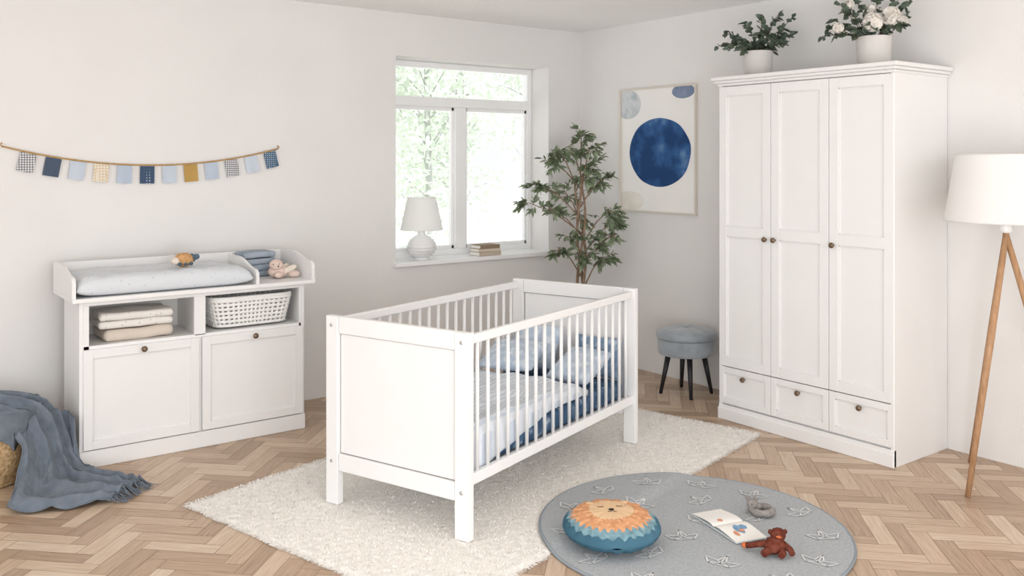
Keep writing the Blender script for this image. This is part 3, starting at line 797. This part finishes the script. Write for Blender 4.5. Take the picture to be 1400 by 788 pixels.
def dv(u,v):
    x=2*u-1
    hang=.16
    if v<hang:
        t=v/hang; zb=.240+.115*max(0,min(1,(u-.10)/.55)); X=.06+u*1.02; e=(1-abs(x)**10)**.5 if abs(x)<1 else 0
        z=zb+(.385-zb)*t; return (X,.052+.003*math.sin(u*34)-.0,z-(1-e)*.02*t)
    w_=(v-hang)/(1-hang); ye=min(1,w_/.06)
    e=(max(0,1-abs(x)**8))**.5*(max(0,1-w_**9))**.5
    X=.06+u*1.02+.06*w_*u; Y=.052+w_*.682
    w=.016*noise.noise(Vector((X*6,Y*6,2)))+.015*noise.noise(Vector((X*13,Y*11,5)))+.006*math.sin(Y*30+3*noise.noise(Vector((X*4,Y*3,1))))
    r=math.sin(ye*math.pi/2)
    return (X,Y,.345+(.04+(.032+w)*r)*e)
grid(bm,dv,90,80)
bm.transform(CM); dvo=top(bm,'duvet',m_duvet,'crumpled pale duvet with faint blue stripes on the crib mattress','duvet',rotz=19.6)
sm=dvo.modifiers.new('thickness','SOLIDIFY'); sm.thickness=.006; sm.offset=-1
def pil(m,w,d,h,name,mat,label,seed):
    bm=BM(); cushion_grid(bm,w,d,h,m,seed=seed,n=34,wr=.18)
    bm.transform(CM); top(bm,name,mat,label,'cushion',group='cushions in the crib',rotz=19.6)
pil(T(1.16,.55,.475)@RZ(12)@RY(-16),.29,.31,.050,'pillow',m_pil,'light blue floral pillow lying flat in the crib',1)
pil(T(1.40,.57,.480)@RY(-62),.26,.31,.048,'pillow',m_pil,'light blue floral pillow leaning against the crib end',2)
pil(T(1.25,.20,.445)@RZ(-4)@RY(-24),.28,.26,.050,'pillow',m_pil,'light blue floral pillow propped up beside the slats',3)
pil(T(1.458,.21,.455)@RY(-80),.22,.28,.024,'pillow',m_pil2,'slate blue cushion standing against the crib end',4)

# ================================================================= LION CUSHION
lc=Vector((-2.262,-2.775,.018))
m_lface=M('lion_face_cream',(226,192,154),.95,.1,var=8,bump=.3,bscale=150)
m_lmane=M('lion_mane_orange',(212,156,114),.95,.1,var=18,vscale=60,bump=.3,bscale=150)
m_lblue=M('lion_blue_mane',(118,150,160),.95,.1,var=16,vscale=50,bump=.3,bscale=150)
m_lteal=M('lion_teal_edge',(68,104,122),.95,.1,var=8,bump=.3,bscale=150)
bm=BM()
lr=.195
def ltop(u,v,up=1):
    a=2*math.pi*u; r=lr*v; h=.062*(max(0,1-v**2.8))**.55
    wr_=.007*noise.noise(Vector((math.cos(a)*4,math.sin(a)*4,v*3)))*v
    puck=.008*math.sin(a*22)*v**6*(1-v)*6
    return (r*math.cos(a),r*math.sin(a),.060+(h+wr_+puck)*(1 if up else -.86))
NU,NV=240,90
grid(bm,lambda u,v:ltop(u,v,1),NU,NV,wu=True); nf=len(bm.faces)
grid(bm,lambda u,v:ltop(1-u,v,0),NU,24,wu=True,mi=3)
bm.faces.ensure_lookup_table()
for f in bm.faces[:nf]:
    c=f.calc_center_median(); rr_=math.hypot(c.x,c.y-.018); a=math.atan2(c.y-.018,c.x); rb=math.hypot(c.x,c.y)
    zig=abs(((a*34/math.pi)%2)-1); zig2=abs(((a*30/math.pi+.5)%2)-1)
    if rr_<.086+.003*math.cos(3*a)+.007*zig: f.material_index=0
    elif rr_<.148+.022*zig: f.material_index=1
    elif rb<.170+.010*zig2: f.material_index=2
    else: f.material_index=3
def lz(x,y):
    v=min(1,math.hypot(x,y)/lr); return .060+.062*(max(0,1-v**2.8))**.55+.003
def lstroke(P,r): tube(bm,[(x,y,lz(x,y)) for x,y in P],r,6,mi=4)
for s in (-1,1):
    lstroke([(s*.038+.012*math.cos(t),.040-.007*math.sin(t)) for t in [math.pi*i/8 for i in range(9)]],.0012)
    lstroke([(0,-.004),(s*.008,-.014),(s*.018,-.010)],.0011)
    sphere(bm,(s*.070,.092,lz(.070,.092)-.004),(.017,.014,.005),0,seg=12)
sphere(bm,(0,.008,lz(0,.008)-.001),(.012,.008,.003),4,seg=12)
cr=math.radians(-36.87+6)
lm=T(*lc)@Matrix.Rotation(cr,4,'Z')@RX(3)
bm.transform(lm)
bmesh.ops.remove_doubles(bm,verts=bm.verts,dist=.0003)
top(bm,'lion_cushion',[m_lface,m_lmane,m_lblue,m_lteal,m_eye],'round lion face cushion with orange mane and teal edge','cushion')

# ================================================================= OPEN BOOK
m_illb=M('illustration_blue',(120,158,190),.8,.2,var=20,vscale=60); m_illo=M('illustration_orange',(214,150,118),.8,.2,var=10,vscale=60); m_cov=M('picture_book_cover',(206,214,216),.6,.3,var=6)
ob=root('open_book','open illustrated childrens picture book lying on the rug','book',(-1.769,-2.953,.0145),75+180)
bm=BM(); box(bm,-.162,.162,-.076,.076,0,.003,.001); part(bm,'cover',ob,m_cov)
bm=BM()
def pg(x): 
    a=abs(x)/.158; return .004+.010*math.sin(math.pi*min(1,a*1.0)**.6)*(1-.3*a)+.003*(1-a)
grid(bm,lambda u,v:(-.158+.316*u,-.073+.146*v,pg(-.158+.316*u)),40,4)
for (cx,cy,rx_,ry_,mi) in ((.07,.0,.035,.018,1),(.10,-.03,.02,.01,2),(.06,.025,.018,.02,1),(-.03,-.02,.012,.012,2),(.085,.005,.01,.014,2)):
    vs=[]
    for k_ in range(16):
        a=2*math.pi*k_/16; x=cx+rx_*math.cos(a)*(1+.2*math.sin(3*a)); y=cy+ry_*math.sin(a); vs.append(bm.verts.new((x,y,pg(x)+.0012+.0002*mi)))
    f=bm.faces.new(vs); f.material_index=mi
part(bm,'pages',ob,[m_pages,m_illb,m_illo])

# grey plush ring
m_greyp=M('grey_knit',(146,140,136),.95,.1,var=14,vscale=50,bump=.6,bscale=200)
bm=BM(); c=Vector((-1.553,-2.955,.0155))
tube(bm,[(c.x+.042*math.cos(2*math.pi*k/32),c.y+.042*math.sin(2*math.pi*k/32),c.z+.016) for k in range(32)],[.015+.002*math.sin(k*1.2) for k in range(32)],12,closed=True)
hx,hy=Cxy(-.035,.02)
sphere(bm,(c.x+hx,c.y+hy,c.z+.034),(.026,.022,.022),0)
for s in (-1,1):
    ex,ey=Cxy(-.035+s*.018,.026); sphere(bm,(c.x+ex,c.y+ey,c.z+.058),(.008,.008,.014),0,seg=10)
sphere(bm,(c.x+Cxy(-.042,0)[0],c.y+Cxy(-.042,0)[1],c.z+.04),.003,1,seg=8)
top(bm,'rattle_toy',[m_greyp,m_eye],'grey knitted ring rattle with a small animal head','toy')
m_rust=M('rust_brown_plush',(108,56,43),.95,.1,var=16,vscale=40,bump=.7,bscale=160); m_or=M('orange_felt',(200,112,70),.9,.1,var=6)
bm=BM(); c=Vector((-1.842,-3.226,.0165))
def cp(X,Y,Z): 
    q=Cxy(X,Y); return (c.x+q[0],c.y+q[1],c.z+Z)
sphere(bm,cp(.012,0,.030),(.048,.040,.030),0,amp=.14); sphere(bm,cp(.034,.034,.056),(.032,.029,.026),0,amp=.08)
sphere(bm,cp(.028,.010,.054),(.014,.012,.010),1,seg=12)
for s in (-1,1): sphere(bm,cp(.034+s*.029,.038,.066),(.010,.008,.010),0,seg=10); sphere(bm,cp(.032+s*.011,.009,.067),.003,2,seg=8)
tube(bm,[cp(-.02,.0,.036),cp(-.05,.014,.028),cp(-.072,.026,.018),cp(-.088,.036,.014)],[.014,.012,.011,.012],10)
tube(bm,[cp(.045,-.01,.034),cp(.064,-.024,.022),cp(.066,-.044,.014)],[.014,.012,.012],10)
tube(bm,[cp(-.008,-.02,.022),cp(-.030,-.035,.018),cp(-.045,-.045,.015)],[.017,.014,.013],10)
tube(bm,[cp(.028,-.02,.022),cp(.03,-.045,.018),cp(.018,-.062,.015)],[.017,.014,.013],10)
sphere(bm,cp(-.094,.039,.014),(.014,.012,.011),1,seg=12)
top(bm,'plush_toy',[m_rust,m_or,m_eye],'rust-brown plush monkey with an orange paw on the round rug','soft toy')

# ================================================================= BASKET + THROW
bx,by=-4.19,-.40
bm=BM(); prof=[(0,.004),(.22,.0),(.235,.01)]
for i in range(30):
    t=i/29; prof.append((.235+.035*math.sin(math.pi*t)+.004*math.sin(t*80),.01+.33*t))
prof+=[(.225,.345),(.222,.33),(.225,.05),(0,.03)]
lathe(bm,prof,(bx,by,0),48)
top(bm,'wicker_basket',m_wicker,'round tan wicker basket beside the changing table','basket')
PT=[(-4.40,-.22,.345,.20,.16),(-4.22,-.36,.372,.20,.18),(-4.06,-.46,.365,.17,.16),(-3.955,-.515,.30,.15,.17),(-3.90,-.58,.17,.135,.20),(-3.87,-.66,.06,.13,.28),(-3.84,-.75,.014,.15,.38),(-3.76,-.88,.008,.16,.30),(-3.69,-.98,.008,.12,.20),(-3.65,-1.03,.008,.09,.13)]
def cat(t):
    n=len(PT)-1; x=min(t*n,n-1e-6); i=int(x); f=x-i
    P=[PT[max(0,min(n,i+k))] for k in (-1,0,1,2)]
    return [.5*((2*P[1][j])+(-P[0][j]+P[2][j])*f+(2*P[0][j]-5*P[1][j]+4*P[2][j]-P[3][j])*f*f+(-P[0][j]+3*P[1][j]-3*P[2][j]+P[3][j])*f**3) for j in range(5)]
wd=Vector((.77,.63,0)).normalized(); fd=Vector((.63,-.77,0)).normalized()
def thf(u,v):
    x,y,z,hp,hn=cat(u); s=2*v-1
    off=s*(hp if s>0 else hn)
    p=Vector((x,y,z))+wd*off
    onb=max(0,min(1,(z-.06)/.25)); 
    warp=2.6*noise.noise(Vector((u*3,s*1.2,0)))
    fold=(.5+.5*math.sin(s*13+2.2*math.sin(u*5)+warp*2.0))**1.7
    fold2=1-abs(noise.noise(Vector((u*7,s*3.5,3))))*2.4
    fold3=1-abs(noise.noise(Vector((u*14,s*8,7))))*2.6
    amp=.036*(1-.1*onb)
    p.z+= amp*fold*(1-.2*abs(s))+.020*max(0,fold2)*(1-.4*onb)+.006*max(0,fold3)
    p+= fd*(onb*.045*fold*(1 if z<.36 else .2)+onb*.014*max(0,fold2)) 
    p.z-= onb*.14*abs(s)**2.5*(1 if u<.35 else .3)
    p.z=max(.006+.004*fold,p.z)
    if p.x>-3.80 and p.y>-.60: p.y=-.60
    d=Vector((p.x-bx,p.y-by)); 
    if d.length<.285 and p.z<.35:
        if d.length>1e-4: d=d.normalized()*.285; p.x=bx+d.x; p.y=by+d.y
    return tuple(p)
bm=BM(); grid(bm,thf,200,180)
for i in range(60):
    v=i/59; p=Vector(thf(1,v)); q=p+fd*U(.04,.075)+wd*U(-.02,.03); m_=(p+q)/2+wd*U(-.01,.01)
    tube(bm,[(p.x,p.y,p.z),(m_.x,m_.y,max(.010,p.z*.5)),(q.x,q.y,.006)],[.0024,.002,.0016],5)
o=top(bm,'throw_blanket',m_throw,'slate blue fringed throw draped over a basket onto the floor','blanket')
sm=o.modifiers.new('thickness','SOLIDIFY'); sm.thickness=.004

# ================================================================= LIGHT
w=bpy.data.worlds.new('world'); scene.world=w; w.use_nodes=True
bg=w.node_tree.nodes['Background']; bg.inputs['Color'].default_value=(.985,.993,1.0,1); bg.inputs['Strength'].default_value=1.08
def area(name,loc,target,sx_,sy_,e,col=(1,1,1)):
    l=bpy.data.lights.new(name,'AREA'); l.shape='RECTANGLE'; l.size=sx_; l.size_y=sy_; l.energy=e; l.color=col
    o=bpy.data.objects.new(name,l); scene.collection.objects.link(o); o.location=loc
    o.rotation_euler=(Vector(target)-Vector(loc)).to_track_quat('-Z','Y').to_euler(); return o
area('daylight_side',(-6.9,-3.4,1.7),(-1.0,-1.8,.7),3.0,2.0,24,(.96,.98,1))
area('daylight_rear',(-2.6,-7.9,2.0),(-1.5,-1.5,.9),3.0,1.8,50,(.96,.98,1))
area('ceiling_fill',(-4.0,-5.4,.9),(-2.4,-2.6,2.54),1.8,1.8,74,(.96,.98,1))  # added fill lamp aimed upward to brighten the ceiling
sl=bpy.data.lights.new('sun','SUN'); sl.energy=5.2; sl.angle=math.radians(2); so=bpy.data.objects.new('sun',sl); scene.collection.objects.link(so)
so.rotation_euler=Vector((.10,.5,-.86)).to_track_quat('-Z','Y').to_euler(); so.location=(0,-4,8)

# ================================================================= CAMERA
cd=bpy.data.cameras.new('camera'); cam=bpy.data.objects.new('camera',cd); scene.collection.objects.link(cam)
cam.location=(-4.74,-5.42,1.53); cam.rotation_euler=(math.radians(90),0,math.radians(-36.87))
cd.sensor_width=36; cd.lens=36*1238/1400; cd.shift_y=-174/1400; cd.clip_start=.05
scene.camera=cam
scene.view_settings.view_transform='Standard'
scene.view_settings.exposure=-0.06
